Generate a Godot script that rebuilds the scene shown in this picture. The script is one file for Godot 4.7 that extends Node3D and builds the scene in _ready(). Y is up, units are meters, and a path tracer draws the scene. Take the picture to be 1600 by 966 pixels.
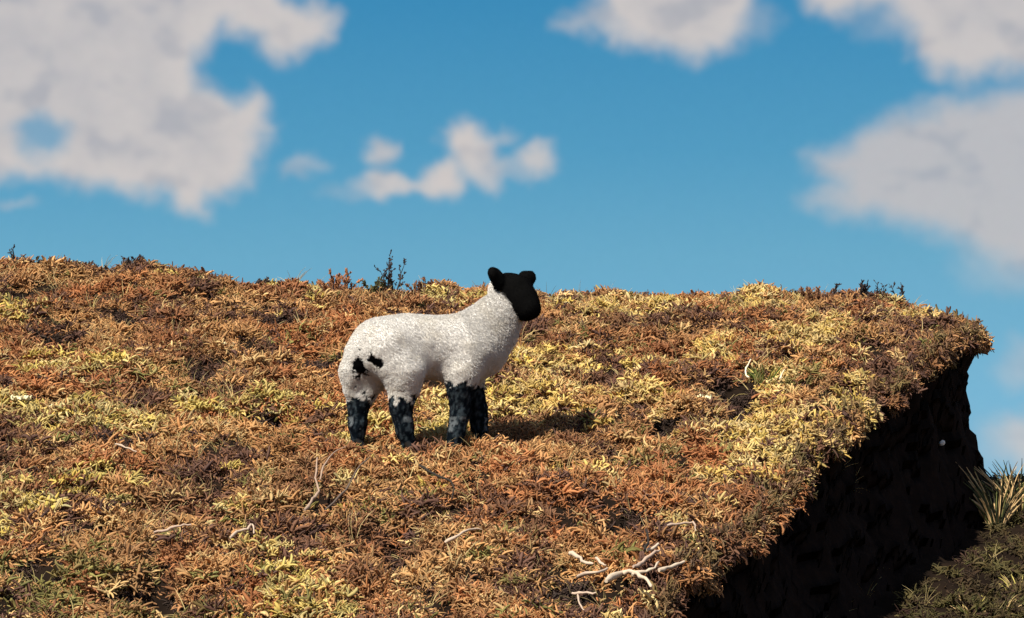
extends Node3D
# A black-faced lamb on a heathery bank above a peat gully. Metres, y up, the camera looks towards -z; d = -z.

const EYE := Vector3(0, 1.6, 0)
const TILT := 4.0                 # degrees the camera looks up
const FOCAL := 4000.0             # in pixels of a 1600 x 966 picture

var rng := RandomNumberGenerator.new()
var n_hum := FastNoiseLite.new()  # hummocks
var n_fine := FastNoiseLite.new()
var n_col := FastNoiseLite.new()  # patches of plants
var n_col2 := FastNoiseLite.new()
var n_any := FastNoiseLite.new()
var edge: PackedVector2Array = [] # the lip of the bank in plan (x, d)
var edge_n: PackedVector2Array = []
var hollows: Array = []           # [x, d, half width, half depth, deep]
var patches: Array = []           # [x, d, half width, half depth, kind, strength]
# cached heights
const GX0 := -4.2
const GX1 := 3.8
const GD0 := 4.2
const GD1 := 13.2
const GS := 0.03
var gnx := 0
var gnd := 0
var gh: PackedFloat32Array
var gs: PackedFloat32Array        # signed distance to the lip, + is outside the bank

func _ready() -> void:
	rng.seed = 4711
	set_noise(n_hum, 11, 1.5, 3)
	set_noise(n_fine, 12, 6.0, 2)
	set_noise(n_col, 13, 1.3, 4)
	set_noise(n_col2, 14, 3.2, 3)
	set_noise(n_any, 15, 1.0, 3)
	camera_and_light()
	layout()
	build_ground()
	build_peat_face()
	build_lamb()
	build_cover()
	build_skyline_plants()
	build_sticks()
	build_tufts()

func set_noise(n: FastNoiseLite, s: int, f: float, o: int) -> void:
	n.seed = s
	n.noise_type = FastNoiseLite.TYPE_SIMPLEX_SMOOTH
	n.frequency = f
	n.fractal_type = FastNoiseLite.FRACTAL_FBM
	n.fractal_octaves = o

# ------------------------------------------------------------------ camera, sky, sun
func camera_and_light() -> void:
	var cam := Camera3D.new()
	cam.name = "camera"
	cam.position = EYE
	cam.rotation_degrees.x = TILT
	cam.fov = 13.77
	cam.near = 0.1
	cam.far = 2000.0
	add_child(cam)
	cam.current = true
	var sun := DirectionalLight3D.new()
	sun.name = "sun"
	sun.light_energy = 1.6
	sun.light_color = Color(1.0, 0.965, 0.90)
	sun.light_angular_distance = 0.5
	sun.shadow_enabled = true
	add_child(sun)
	var towards := Vector3(-0.47, 0.94, 0.70).normalized()
	sun.look_at_from_position(towards * 10.0, Vector3.ZERO)
	var e := Environment.new()
	e.background_mode = Environment.BG_SKY
	var m := PanoramaSkyMaterial.new()
	m.panorama = ImageTexture.create_from_image(sky_picture())
	m.energy_multiplier = 0.625
	var s := Sky.new()
	s.sky_material = m
	e.sky = s
	e.tonemap_mode = Environment.TONE_MAPPER_LINEAR
	e.tonemap_exposure = 1.6
	e.sdfgi_enabled = true
	e.ssao_enabled = true
	e.ssil_enabled = true
	var w := WorldEnvironment.new()
	w.name = "world_environment"
	w.environment = e
	add_child(w)

func lin(r: float, g: float, b: float) -> Vector3:
	var c := Color(r / 255.0, g / 255.0, b / 255.0).srgb_to_linear()
	return Vector3(c.r, c.g, c.b)

# Clouds in degrees of azimuth (right) and elevation.
var cloud_outlines: Array = []
var cloud_puffs: Array = []

func deg_of(p: Vector2) -> Vector2:
	return Vector2((p.x - 800.0) * 57.296 / FOCAL, TILT + (483.0 - p.y) * 57.296 / FOCAL)

func outline(pts: Array, soft: float, dense: float, grey: float) -> void:
	var a := PackedVector2Array()
	for p in pts:
		a.append(deg_of(p))
	cloud_outlines.append([a, soft, dense, grey])

func puff(x: float, y: float, rx: float, ry: float, dense: float) -> void:
	cloud_puffs.append([deg_of(Vector2(x, y)), Vector2(rx, ry) * 57.296 / FOCAL, dense])

func clear_air(el: float) -> Vector3:
	var stops := [[-2.0, lin(150, 190, 212)], [2.0, lin(122, 182, 212)], [5.2, lin(106, 170, 201)], [7.5, lin(84, 156, 194)], [10.8, lin(62, 140, 185)], [18.0, lin(44, 122, 180)], [40.0, lin(34, 98, 164)], [90.0, lin(28, 84, 150)]]
	if el <= stops[0][0]:
		return stops[0][1]
	for i in range(1, stops.size()):
		if el < stops[i][0]:
			var t: float = (el - stops[i - 1][0]) / (stops[i][0] - stops[i - 1][0])
			return (stops[i - 1][1] as Vector3).lerp(stops[i][1], t)
	return stops[-1][1]

func poly_distance(a: PackedVector2Array, p: Vector2) -> float:
	var best := 1e9
	var n := a.size()
	for i in n:
		var q := Geometry2D.get_closest_point_to_segment(p, a[i], a[(i + 1) % n])
		best = minf(best, p.distance_squared_to(q))
	var d := sqrt(best)
	return -d if Geometry2D.is_point_in_polygon(p, a) else d

func sky_picture() -> Image:
	outline([Vector2(-430, 60), Vector2(-460, -60), Vector2(-340, -190), Vector2(-150, -230), Vector2(-20, -290), Vector2(170, -240), Vector2(330, -270), Vector2(430, -190), Vector2(400, -90), Vector2(430, -30), Vector2(445, 5), Vector2(480, 12), Vector2(518, 28), Vector2(512, 62), Vector2(482, 80), Vector2(445, 92), Vector2(410, 76), Vector2(372, 56), Vector2(340, 50), Vector2(322, 75), Vector2(302, 108), Vector2(310, 128), Vector2(340, 152), Vector2(368, 162), Vector2(400, 148), Vector2(414, 178), Vector2(420, 202), Vector2(396, 232), Vector2(388, 292), Vector2(365, 300), Vector2(328, 308), Vector2(320, 338), Vector2(290, 332), Vector2(262, 306), Vector2(200, 302), Vector2(130, 297), Vector2(80, 282), Vector2(40, 280), Vector2(0, 290), Vector2(-130, 310), Vector2(-260, 260), Vector2(-300, 170)], 0.26, 0.97, 0.0)
	outline([Vector2(940, -70), Vector2(985, -150), Vector2(1060, -190), Vector2(1150, -160), Vector2(1205, -80), Vector2(1182, 10), Vector2(1165, 52), Vector2(1135, 80), Vector2(1090, 92), Vector2(1048, 84), Vector2(1000, 66), Vector2(960, 55), Vector2(942, 35)], 0.27, 0.97, 0.0)
	outline([Vector2(866, 42), Vector2(905, 24), Vector2(950, 10), Vector2(960, 56)], 0.22, 0.6, 0.0)
	outline([Vector2(1225, -80), Vector2(1310, -190), Vector2(1450, -250), Vector2(1680, -240), Vector2(1850, -170), Vector2(1960, -40), Vector2(1900, 80), Vector2(1760, 110), Vector2(1600, 127), Vector2(1545, 118), Vector2(1502, 134), Vector2(1462, 122), Vector2(1430, 96), Vector2(1420, 52), Vector2(1390, 14), Vector2(1340, 18), Vector2(1310, 34), Vector2(1265, 22)], 0.27, 0.96, 0.1)
	outline([Vector2(1270, 248), Vector2(1322, 238), Vector2(1362, 208), Vector2(1432, 180), Vector2(1502, 166), Vector2(1600, 155), Vector2(1800, 160), Vector2(1960, 210), Vector2(2040, 310), Vector2(1930, 420), Vector2(1760, 460), Vector2(1620, 440), Vector2(1545, 408), Vector2(1482, 376), Vector2(1420, 350), Vector2(1340, 336), Vector2(1262, 318), Vector2(1312, 298), Vector2(1285, 276)], 0.36, 0.88, 0.6)
	for p in [[592, 242, 24, 22, 0.8], [602, 288, 44, 17, 0.85], [692, 280, 34, 28, 1.0], [728, 222, 34, 28, 1.0], [742, 248, 34, 30, 0.9], [764, 276, 28, 22, 0.7], [786, 215, 22, 14, 0.4], [842, 246, 30, 22, 0.85], [806, 266, 34, 16, 0.4], [645, 288, 55, 12, 0.55], [470, 262, 36, 18, 0.42], [545, 300, 45, 10, 0.18], [25, 326, 34, 8, 0.3], [1195, 40, 30, 26, 0.25], [1385, 45, 50, 26, 0.25], [1595, 575, 40, 40, 0.4], [1610, 690, 80, 40, 0.75], [1580, 430, 80, 40, 0.3]]:
		puff(p[0], p[1], p[2], p[3], p[4])
	var w := 4096
	var h := 2048
	var small := Image.create_empty(1024, 512, false, Image.FORMAT_RGB8)
	for j in 512:
		var el := 90.0 - (j + 0.5) * 180.0 / 512.0
		for i in 1024:
			var az := (i + 0.5) * 360.0 / 1024.0
			if az > 180.0:
				az -= 360.0
			var c := sky_at(az, el, false) if el > -3.0 else clear_air(-3.0)
			small.set_pixel(i, j, Color(c.x, c.y, c.z).linear_to_srgb())
	small.resize(w, h, Image.INTERPOLATE_BILINEAR)
	var r := RandomNumberGenerator.new()
	r.seed = 5
	for j in range(int(h * (90.0 - 17.0) / 180.0), int(h * (90.0 + 1.5) / 180.0)):
		var el := 90.0 - (j + 0.5) * 180.0 / h
		for i in range(-205, 206):
			var az := (i + 0.5) * 360.0 / w
			var c := sky_at(az, el, true)
			var g := Color(c.x, c.y, c.z).linear_to_srgb()
			var k := r.randf_range(-0.003, 0.003)
			small.set_pixel((i + w) % w, j, Color(g.r + k, g.g + k, g.b + k))
	return small

func sky_at(az: float, el: float, near: bool) -> Vector3:
	var air := clear_air(el)
	var dir := Vector3(sin(deg_to_rad(az)) * cos(deg_to_rad(el)), sin(deg_to_rad(el)), -cos(deg_to_rad(az)) * cos(deg_to_rad(el)))
	# the same broken cumulus goes on all round
	var q := Vector3(dir.x, dir.y * 2.0, dir.z) * 2.6
	var wide := smoothstep(0.02, 0.24, n_any.get_noise_3dv(q) + 0.06) * 0.95 * smoothstep(-1.0, 3.0, el)
	var dens := wide
	var grey := 0.3
	if near:
		var inside := smoothstep(17.5, 14.0, absf(az)) * smoothstep(16.5, 13.0, el)
		if inside > 0.0:
			var p := Vector2(az, el)
			p += Vector2(n_any.get_noise_2d(az * 0.9, el * 0.9), n_any.get_noise_2d(az * 0.9 + 40.0, el * 0.9)) * 0.22
			p += Vector2(n_any.get_noise_2d(az * 3.6, el * 3.6 + 9.0), n_any.get_noise_2d(az * 3.6 + 70.0, el * 3.6)) * 0.05
			var clear := 1.0
			grey = 0.0
			for o in cloud_outlines:
				var dd := poly_distance(o[0], p)
				if dd < 1.2:
					var f: float = o[2] * smoothstep(o[1] * 1.35, -o[1] * 1.35, dd)
					clear *= 1.0 - f
					grey = maxf(grey, o[3] * f)
					grey = maxf(grey, 0.75 * smoothstep(-0.35, -1.1, dd) * (0.6 + 0.6 * n_any.get_noise_2d(az * 0.7, el * 0.9 + 33.0)))
			for o in cloud_puffs:
				var v: Vector2 = (p - o[0]) / o[1]
				var f: float = o[2] * smoothstep(1.55, 0.25, v.length())
				clear *= 1.0 - f
			# blue gap in the big left cloud
			var gap := (p - deg_of(Vector2(68, 222))) / Vector2(0.75, 0.62)
			clear = maxf(clear, 0.75 * smoothstep(1.25, 0.3, gap.length()))
			dens = lerpf(wide, 1.0 - clear, inside)
	var tone := 0.5 + 0.5 * n_any.get_noise_2d(az * 0.5 + 11.0, el * 0.7)
	var cloud := lin(206, 200, 198).lerp(lin(178, 178, 184), clampf(grey * 0.75 + smoothstep(0.52, 0.8, tone) * 0.7, 0.0, 1.0))
	return air.lerp(cloud, dens)

# ------------------------------------------------------------------ the lie of the land
func sky_rise(x: float) -> float:
	var s := [[-4.5, 0.15], [-2.1, 0.150], [-1.45, 0.140], [-0.97, 0.075], [-0.3, 0.055], [0.3, 0.035], [0.7, 0.03], [1.0, 0.045], [1.35, 0.03], [1.57, -0.008], [1.78, -0.085], [1.95, -0.17], [2.6, -0.2], [4.5, -0.3]]
	for i in range(1, s.size()):
		if x < s[i][0]:
			var t: float = clampf((x - s[i - 1][0]) / (s[i][0] - s[i - 1][0]), 0.0, 1.0)
			return lerpf(s[i - 1][1], s[i][1], t * t * (3.0 - 2.0 * t))
	return s[-1][1]

func slope_line(d: float) -> float:
	var y := 1.70 + 0.27 * (d - 8.0)
	if d > 9.9:
		var o := minf(d, 11.7) - 9.9
		y -= 0.16 * o * o
		if d > 11.7:
			y -= 0.57 * (d - 11.7)
	return y

func bank_height(x: float, d: float) -> float:
	var y := slope_line(d) + smoothstep(8.2, 10.3, d) * sky_rise(x)
	y -= 0.03 * x * smoothstep(10.0, 8.4, d)
	# the shelf the lamb stands on
	var r := Vector2((x + 0.27) / 0.55, (d - 8.05) / 0.42).length_squared()
	var g := exp(-r)
	y = lerpf(y, 1.70 + 0.05 * (d - 8.0) - 0.06 * (x + 0.27), g * 0.9)
	var calm := 1.0 - 0.75 * g
	y += calm * (0.05 * n_hum.get_noise_2d(x, d) + 0.026 * n_fine.get_noise_2d(x * 0.8, d * 0.8))
	for o in hollows:
		var v := Vector2((x - o[0]) / o[2], (d - o[1]) / o[3])
		var q := v.length_squared()
		if q < 4.0:
			y -= o[4] * exp(-q * 1.6)
	return y

func gully_height(x: float, d: float, s: float) -> float:
	var y := slope_line(d) - 0.10 * smoothstep(8.2, 10.3, d) - 0.03 * x * smoothstep(10.0, 8.4, d)
	y -= 0.60 * smoothstep(4.4, 6.2, d) + 0.10 * clampf(s, 0.0, 2.0)
	return y + 0.05 * n_hum.get_noise_2d(x * 1.4 + 30.0, d * 1.4) + 0.02 * n_fine.get_noise_2d(x, d)

func lip(x: float, d: float) -> float:
	if x < -0.6 and d < 11.0:
		return -0.6
	var best := 1e9
	var at_i := 0
	var p := Vector2(x, d)
	for i in edge.size():
		var q := p.distance_squared_to(edge[i])
		if q < best:
			best = q
			at_i = i
	return (p - edge[at_i]).dot(edge_n[at_i]) if best < 0.09 else sqrt(best) * signf((p - edge[at_i]).dot(edge_n[at_i]))

func layout() -> void:
	var c := Curve2D.new()
	var pts := [[0.20, 4.0], [0.17, 5.0], [0.21, 5.8], [0.29, 6.37], [0.42, 6.80], [0.62, 7.2], [0.78, 7.69], [0.99, 8.32], [1.40, 9.19], [1.70, 9.75], [1.80, 10.15], [1.78, 10.6], [1.55, 11.2], [1.0, 11.9], [0.2, 12.6], [-1.5, 13.6], [-4.5, 15.0]]
	for i in pts.size():
		var a := Vector2(pts[maxi(i - 1, 0)][0], pts[maxi(i - 1, 0)][1])
		var b := Vector2(pts[mini(i + 1, pts.size() - 1)][0], pts[mini(i + 1, pts.size() - 1)][1])
		var t := (b - a) / 6.0
		c.add_point(Vector2(pts[i][0], pts[i][1]), -t, t)
	var length := c.get_baked_length()
	var n := int(length / 0.05)
	for i in n + 1:
		var p := c.sample_baked(length * i / n, true)
		var q := (c.sample_baked(minf(length * i / n + 0.05, length), true) - c.sample_baked(maxf(length * i / n - 0.05, 0.0), true)).normalized()
		var out := Vector2(q.y, -q.x)
		p += out * 0.045 * n_hum.get_noise_2d(p.x * 1.6 + 70.0, p.y * 1.6)
		edge.append(p)
		edge_n.append(out)
	# hollows and patches of other plants, first as seen, then on the ground
	var seen_hollows := [[430, 664, 70, 12, 0.10], [620, 862, 32, 24, 0.14], [1036, 668, 34, 18, 0.10], [505, 567, 40, 12, 0.06], [312, 582, 26, 9, 0.07], [1166, 482, 34, 9, 0.07], [1046, 480, 28, 9, 0.07], [80, 540, 44, 10, 0.06], [70, 885, 70, 18, 0.06], [235, 945, 70, 16, 0.07], [420, 500, 40, 10, 0.05], [1160, 640, 46, 14, 0.10], [1150, 598, 50, 12, 0.06], [930, 726, 50, 10, 0.06], [190, 690, 40, 10, 0.05], [350, 828, 40, 10, 0.07], [30, 448, 44, 10, 0.06], [200, 497, 34, 8, 0.05], [890, 910, 46, 16, 0.06], [980, 825, 60, 12, 0.06]]
	var found: Array = []
	for h in seen_hollows:
		var p := on_bank(h[0], h[1], 0.0)
		var px := p.y / FOCAL
		found.append([p.x, p.y, h[2] * px * 1.15, h[3] * px * 4.6 + 0.05, h[4] * 1.2])
	hollows = found
	# kinds: 0 pale yellow moss, 1 olive, 2 dark plum heather, 3 rust
	var seen_patches := [[1000, 472, 70, 14, 0, 1.0], [1190, 466, 50, 18, 0, 1.0], [1268, 512, 34, 22, 0, 1.1], [1122, 540, 26, 16, 0, 1.0], [870, 548, 70, 20, 0, 0.75], [1008, 600, 30, 14, 0, 1.0], [1336, 616, 30, 20, 0, 1.1], [1215, 680, 90, 40, 0, 0.85], [1190, 720, 80, 20, 0, 0.7], [90, 640, 100, 18, 0, 0.7], [110, 556, 60, 14, 0, 0.6], [250, 640, 90, 16, 0, 0.7], [405, 642, 70, 10, 0, 0.9], [15, 770, 30, 30, 0, 0.7], [130, 735, 50, 16, 0, 0.5], [600, 725, 40, 14, 0, 0.35], [590, 655, 40, 22, 0, 0.8], [690, 640, 22, 30, 0, 0.8], [740, 655, 10, 20, 0, 0.8], [480, 890, 40, 24, 0, 0.5], [800, 595, 40, 16, 0, 0.7], [20, 470, 30, 18, 0, 0.6], [700, 455, 50, 12, 0, 0.6], [370, 790, 60, 20, 0, 0.35], [420, 890, 30, 30, 0, 0.5], [510, 940, 30, 30, 0, 0.6], [1060, 800, 60, 20, 0, 0.25], [860, 620, 60, 30, 0, 0.35],
		[80, 900, 110, 50, 1, 0.9], [1190, 580, 46, 16, 1, 0.9], [980, 712, 60, 14, 1, 0.7], [530, 555, 60, 16, 1, 0.4], [330, 580, 40, 12, 1, 0.6], [900, 930, 60, 30, 1, 0.6], [150, 940, 200, 24, 1, 0.5], [1380, 650, 50, 40, 1, 0.5], [660, 760, 40, 30, 1, 0.4],
		[1130, 605, 60, 22, 2, 1.0], [1440, 500, 80, 30, 2, 0.8], [1400, 560, 60, 30, 2, 0.5], [960, 560, 70, 24, 2, 0.6], [260, 470, 90, 20, 2, 0.5], [600, 830, 60, 16, 2, 0.6], [1300, 470, 90, 12, 2, 0.6], [30, 690, 60, 24, 2, 0.5], [120, 450, 120, 16, 2, 0.35], [1100, 830, 90, 40, 2, 0.7], [1250, 760, 60, 40, 2, 0.6],
		[480, 640, 60, 20, 3, 0.8], [850, 760, 200, 50, 3, 0.7], [1100, 750, 120, 30, 3, 0.8], [540, 700, 90, 16, 3, 0.7], [330, 890, 120, 30, 3, 0.5], [650, 930, 160, 30, 3, 0.6], [1230, 560, 90, 18, 3, 0.5]]
	for h in seen_patches:
		var p := on_bank(h[0], h[1], 0.05)
		var px := p.y / FOCAL
		patches.append([p.x, p.y, h[2] * px, h[3] * px * 3.0, h[4], h[5]])
	gnx = int(round((GX1 - GX0) / GS)) + 1
	gnd = int(round((GD1 - GD0) / GS)) + 1
	gh.resize(gnx * gnd)
	gs.resize(gnx * gnd)
	for j in gnd:
		var d := GD0 + j * GS
		for i in gnx:
			var x := GX0 + i * GS
			var s := lip(x, d)
			var b := smoothstep(-0.075, -0.01, s)
			var y := 0.0
			if b < 1.0:
				y += (1.0 - b) * bank_height(x, d)
			if b > 0.0:
				y += b * gully_height(x, d, s)
			gs[j * gnx + i] = s
			gh[j * gnx + i] = y

# where a line of sight meets the smooth bank, raised by up; returns (x, d)
func on_bank(px: float, py: float, up: float) -> Vector2:
	var t := tan(deg_to_rad(TILT) + atan((483.0 - py) / FOCAL))
	var d := 4.5
	while d < 12.0:
		var x := (px - 800.0) / FOCAL * d
		if EYE.y + t * d < bank_height(x, d) + up:
			return Vector2(x, d)
		d += 0.01
	return Vector2((px - 800.0) / FOCAL * 10.5, 10.5)

func cached(a: PackedFloat32Array, x: float, d: float) -> float:
	var u := clampf((x - GX0) / GS, 0.0, gnx - 1.001)
	var v := clampf((d - GD0) / GS, 0.0, gnd - 1.001)
	var i := int(u)
	var j := int(v)
	u -= i
	v -= j
	var k := j * gnx + i
	return lerpf(lerpf(a[k], a[k + 1], u), lerpf(a[k + gnx], a[k + gnx + 1], u), v)

func ground(x: float, d: float) -> float:
	return cached(gh, x, d)

# the land as sighted from where the photograph was taken, raised by up: a point in the world
func at(px: float, py: float, up := 0.0) -> Vector3:
	var t := tan(deg_to_rad(TILT) + atan((483.0 - py) / FOCAL))
	var d := 5.0
	while d < 11.5:
		var x := (px - 800.0) / FOCAL * d
		if EYE.y + t * d < ground(x, d) + up:
			return Vector3(x, ground(x, d), -d)
		d += 0.01
	d = 10.45
	var xx := (px - 800.0) / FOCAL * d
	return Vector3(xx, ground(xx, d), -d)

# ------------------------------------------------------------------ helpers
func tag(o: Node, label: String, category: String, group := "", kind := "") -> void:
	if label:
		o.set_meta("label", label)
	if category:
		o.set_meta("category", category)
	if group:
		o.set_meta("group", group)
	if kind:
		o.set_meta("kind", kind)

func mesh_node(called: String, mesh: Mesh, mat: Material, parent: Node) -> MeshInstance3D:
	var o := MeshInstance3D.new()
	o.name = called
	o.mesh = mesh
	o.material_override = mat
	o.cast_shadow = GeometryInstance3D.SHADOW_CASTING_SETTING_ON
	parent.add_child(o, true)
	return o

func thing(called: String, where: Vector3) -> Node3D:
	var o := Node3D.new()
	o.name = called
	o.position = where
	add_child(o, true)
	return o

func arrays_mesh(v: PackedVector3Array, n: PackedVector3Array, c: PackedColorArray, ix: PackedInt32Array) -> ArrayMesh:
	for t in range(0, ix.size(), 3):
		# front faces run clockwise, as the normals say
		var i := ix[t]
		if (v[ix[t + 1]] - v[i]).cross(v[ix[t + 2]] - v[i]).dot(n[i] + n[ix[t + 1]] + n[ix[t + 2]]) > 0.0:
			ix[t] = ix[t + 1]
			ix[t + 1] = i
	var a := []
	a.resize(Mesh.ARRAY_MAX)
	a[Mesh.ARRAY_VERTEX] = v
	a[Mesh.ARRAY_NORMAL] = n
	if c.size():
		a[Mesh.ARRAY_COLOR] = c
	a[Mesh.ARRAY_INDEX] = ix
	var m := ArrayMesh.new()
	m.add_surface_from_arrays(Mesh.PRIMITIVE_TRIANGLES, a)
	return m

func tinted(rough := 0.9, back := 0.0) -> StandardMaterial3D:
	var m := StandardMaterial3D.new()
	m.vertex_color_use_as_albedo = true
	m.roughness = rough
	m.metallic_specular = 0.25
	if back > 0.0:
		m.backlight_enabled = true
		m.backlight = Color(back, back, back)
	return m

# collects tubes into one mesh
class Tubes:
	var v := PackedVector3Array()
	var n := PackedVector3Array()
	var c := PackedColorArray()
	var ix := PackedInt32Array()
	func tube(path: Array, radii: Array, sides: int, col: Color, flat := 1.0) -> void:
		var first := v.size()
		var count := path.size()
		var side := Vector3.ZERO
		for i in count:
			var a: Vector3 = path[maxi(i - 1, 0)]
			var b: Vector3 = path[mini(i + 1, count - 1)]
			var t := (b - a).normalized()
			if side == Vector3.ZERO:
				side = t.cross(Vector3(0.31, 0.2, 0.93)).normalized()
			side = (side - t * side.dot(t)).normalized()
			var up := side.cross(t)
			for k in sides:
				var ang := TAU * k / sides
				var o := side * cos(ang) + up * sin(ang) * flat
				v.append(path[i] + o * radii[i])
				n.append((side * cos(ang) + up * sin(ang) / maxf(flat, 0.2)).normalized())
				c.append(col)
		for i in count - 1:
			for k in sides:
				var p := first + i * sides + k
				var q := first + i * sides + (k + 1) % sides
				ix.append_array([p, p + sides, q, q, p + sides, q + sides])
		var tip := v.size()
		var last: Vector3 = path[count - 1]
		var dir: Vector3 = (last - (path[count - 2] as Vector3)).normalized()
		v.append(last + dir * radii[count - 1] * 0.6)
		n.append(dir)
		c.append(col)
		for k in sides:
			ix.append_array([first + (count - 1) * sides + k, tip, first + (count - 1) * sides + (k + 1) % sides])
		if sides > 4:
			# broken-off thick end
			var start: Vector3 = path[0]
			var back: Vector3 = (start - (path[1] as Vector3)).normalized()
			var low := v.size()
			v.append(start + back * radii[0] * 0.25)
			n.append(back)
			c.append(col)
			for k in sides:
				v.append(v[first + k])
				n.append(back)
				c.append(col)
			for k in sides:
				ix.append_array([low, low + 1 + k, low + 1 + (k + 1) % sides])

func mesh_of(t: Tubes) -> ArrayMesh:
	return arrays_mesh(t.v, t.n, t.c, t.ix)

func copies(called: String, mesh: Mesh, mat: Material, places: Array, colors: PackedColorArray, parent: Node) -> MultiMeshInstance3D:
	var mm := MultiMesh.new()
	mm.transform_format = MultiMesh.TRANSFORM_3D
	mm.use_colors = true
	mm.mesh = mesh
	mm.instance_count = places.size()
	for i in places.size():
		mm.set_instance_transform(i, places[i])
		mm.set_instance_color(i, colors[i])
	var o := MultiMeshInstance3D.new()
	o.name = called
	o.multimesh = mm
	o.material_override = mat
	o.set_meta("kind", "stuff")
	parent.add_child(o, true)
	return o

# ------------------------------------------------------------------ ground
func peat_material(dark: Color, light: Color, relief: float) -> StandardMaterial3D:
	var m := StandardMaterial3D.new()
	var n := FastNoiseLite.new()
	set_noise(n, 31, 0.02, 5)
	var t := NoiseTexture2D.new()
	t.width = 512
	t.height = 512
	t.seamless = true
	t.noise = n
	var g := Gradient.new()
	g.set_color(0, dark)
	g.set_color(1, light)
	t.color_ramp = g
	m.albedo_texture = t
	var b := NoiseTexture2D.new()
	b.width = 512
	b.height = 512
	b.seamless = true
	b.as_normal_map = true
	b.bump_strength = relief
	b.noise = n
	m.normal_enabled = true
	m.normal_texture = b
	m.uv1_triplanar = true
	m.uv1_world_triplanar = true
	m.uv1_scale = Vector3.ONE * 1.7
	m.roughness = 1.0
	m.metallic_specular = 0.1
	return m

func build_ground() -> void:
	var v := PackedVector3Array()
	var n := PackedVector3Array()
	var ix := PackedInt32Array()
	for j in gnd:
		for i in gnx:
			var k := j * gnx + i
			v.append(Vector3(GX0 + i * GS, gh[k], -(GD0 + j * GS)))
			var gx := (gh[j * gnx + mini(i + 1, gnx - 1)] - gh[j * gnx + maxi(i - 1, 0)]) / (2.0 * GS)
			var gd := (gh[mini(j + 1, gnd - 1) * gnx + i] - gh[maxi(j - 1, 0) * gnx + i]) / (2.0 * GS)
			n.append(Vector3(-gx, 1.0, gd).normalized())
			if i < gnx - 1 and j < gnd - 1:
				ix.append_array([k, k + gnx, k + 1, k + 1, k + gnx, k + gnx + 1])
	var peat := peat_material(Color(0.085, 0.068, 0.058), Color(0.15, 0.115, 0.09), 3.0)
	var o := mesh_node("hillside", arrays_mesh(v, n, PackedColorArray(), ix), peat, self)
	tag(o, "steep heathery hillside bank rising to the skyline", "", "", "structure")
	# the moor all round, down to the horizon
	v = PackedVector3Array()
	n = PackedVector3Array()
	ix = PackedInt32Array()
	var rings := [0.0, 1.5, 3.0, 4.0, 5.0, 6.0, 7.0, 8.5, 10.0, 12.0, 15.0, 20.0, 30.0, 50.0, 90.0, 200.0, 500.0, 1200.0]
	var seg := 72
	for r in rings:
		for k in seg:
			var a := TAU * k / seg
			var x: float = r * cos(a)
			var d: float = 8.5 + r * sin(a)
			v.append(Vector3(x, moor_height(x, d), -d))
			n.append(Vector3.UP)
	for i in rings.size() - 1:
		for k in seg:
			var p := i * seg + k
			var q := i * seg + (k + 1) % seg
			ix.append_array([p, p + seg, q, q, p + seg, q + seg])
	var st := SurfaceTool.new()
	st.create_from_arrays(arrays_mesh(v, n, PackedColorArray(), ix).surface_get_arrays(0))
	st.generate_normals()
	var moor := peat_material(Color(0.36, 0.26, 0.17), Color(0.54, 0.40, 0.24), 3.0)
	o = mesh_node("moor", st.commit(), moor, self)
	tag(o, "wide brown moorland ground below the bank", "", "", "structure")

func moor_height(x: float, d: float) -> float:
	# lies under the detailed hillside and carries its flanks down to level ground
	var inside := x > GX0 and x < GX1 and d > GD0 and d < GD1
	if inside:
		return maxf(0.0, minf(slope_line(d), 1.2) - 1.0) * 0.0 + 0.02
	var cx := clampf(x, GX0, GX1)
	var cd := clampf(d, GD0, GD1)
	var far := Vector2(x - cx, d - cd).length()
	return maxf(0.0, ground(cx, cd) - 0.02 - 0.28 * far)

func build_peat_face() -> void:
	var v := PackedVector3Array()
	var n := PackedVector3Array()
	var ix := PackedInt32Array()
	var rows := 26
	var fine := 4
	var cols := 0
	for e in range(0, edge.size() - 1):
		for f in fine:
			var t := float(f) / fine
			var p := edge[e].lerp(edge[e + 1], t)
			var o := edge_n[e].lerp(edge_n[e + 1], t).normalized()
			if p.y < 4.4 or p.y > 13.0:
				continue
			var top := bank_height(p.x - o.x * 0.12, p.y - o.y * 0.12) - 0.02
			var foot := gully_height(p.x + o.x * 0.1, p.y + o.y * 0.1, 0.1) - 0.06
			for r in rows:
				var q := float(r) / (rows - 1)
				var off := 0.0
				var y := 0.0
				if r == 0:
					off = -0.16
					y = top
				else:
					var k := float(r - 1) / (rows - 2)
					y = lerpf(top, foot, k)
					off = 0.035 - 0.055 * smoothstep(0.0, 0.22, k) + 0.10 * smoothstep(0.3, 1.0, k)
					off += 0.035 * n_col2.get_noise_3d(p.x, y * 2.2, p.y) + 0.02 * n_fine.get_noise_3d(p.x * 0.8, y * 2.4, p.y * 0.8) + 0.008 * n_fine.get_noise_3d(p.x * 4.0, y * 5.0, p.y * 4.0)
				v.append(Vector3(p.x + o.x * off, y, -(p.y + o.y * off)))
				n.append(Vector3.UP)
			cols += 1
	for i in cols - 1:
		for r in rows - 1:
			var p := i * rows + r
			ix.append_array([p, p + 1, p + rows, p + rows, p + 1, p + rows + 1])
	var st := SurfaceTool.new()
	st.create_from_arrays(arrays_mesh(v, n, PackedColorArray(), ix).surface_get_arrays(0))
	st.generate_normals()
	var o2 := mesh_node("peat_bank", st.commit(), peat_material(Color(0.075, 0.062, 0.06), Color(0.16, 0.12, 0.10), 5.0), self)
	tag(o2, "bare dark peat face cut under the heathery lip", "", "", "structure")

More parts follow.
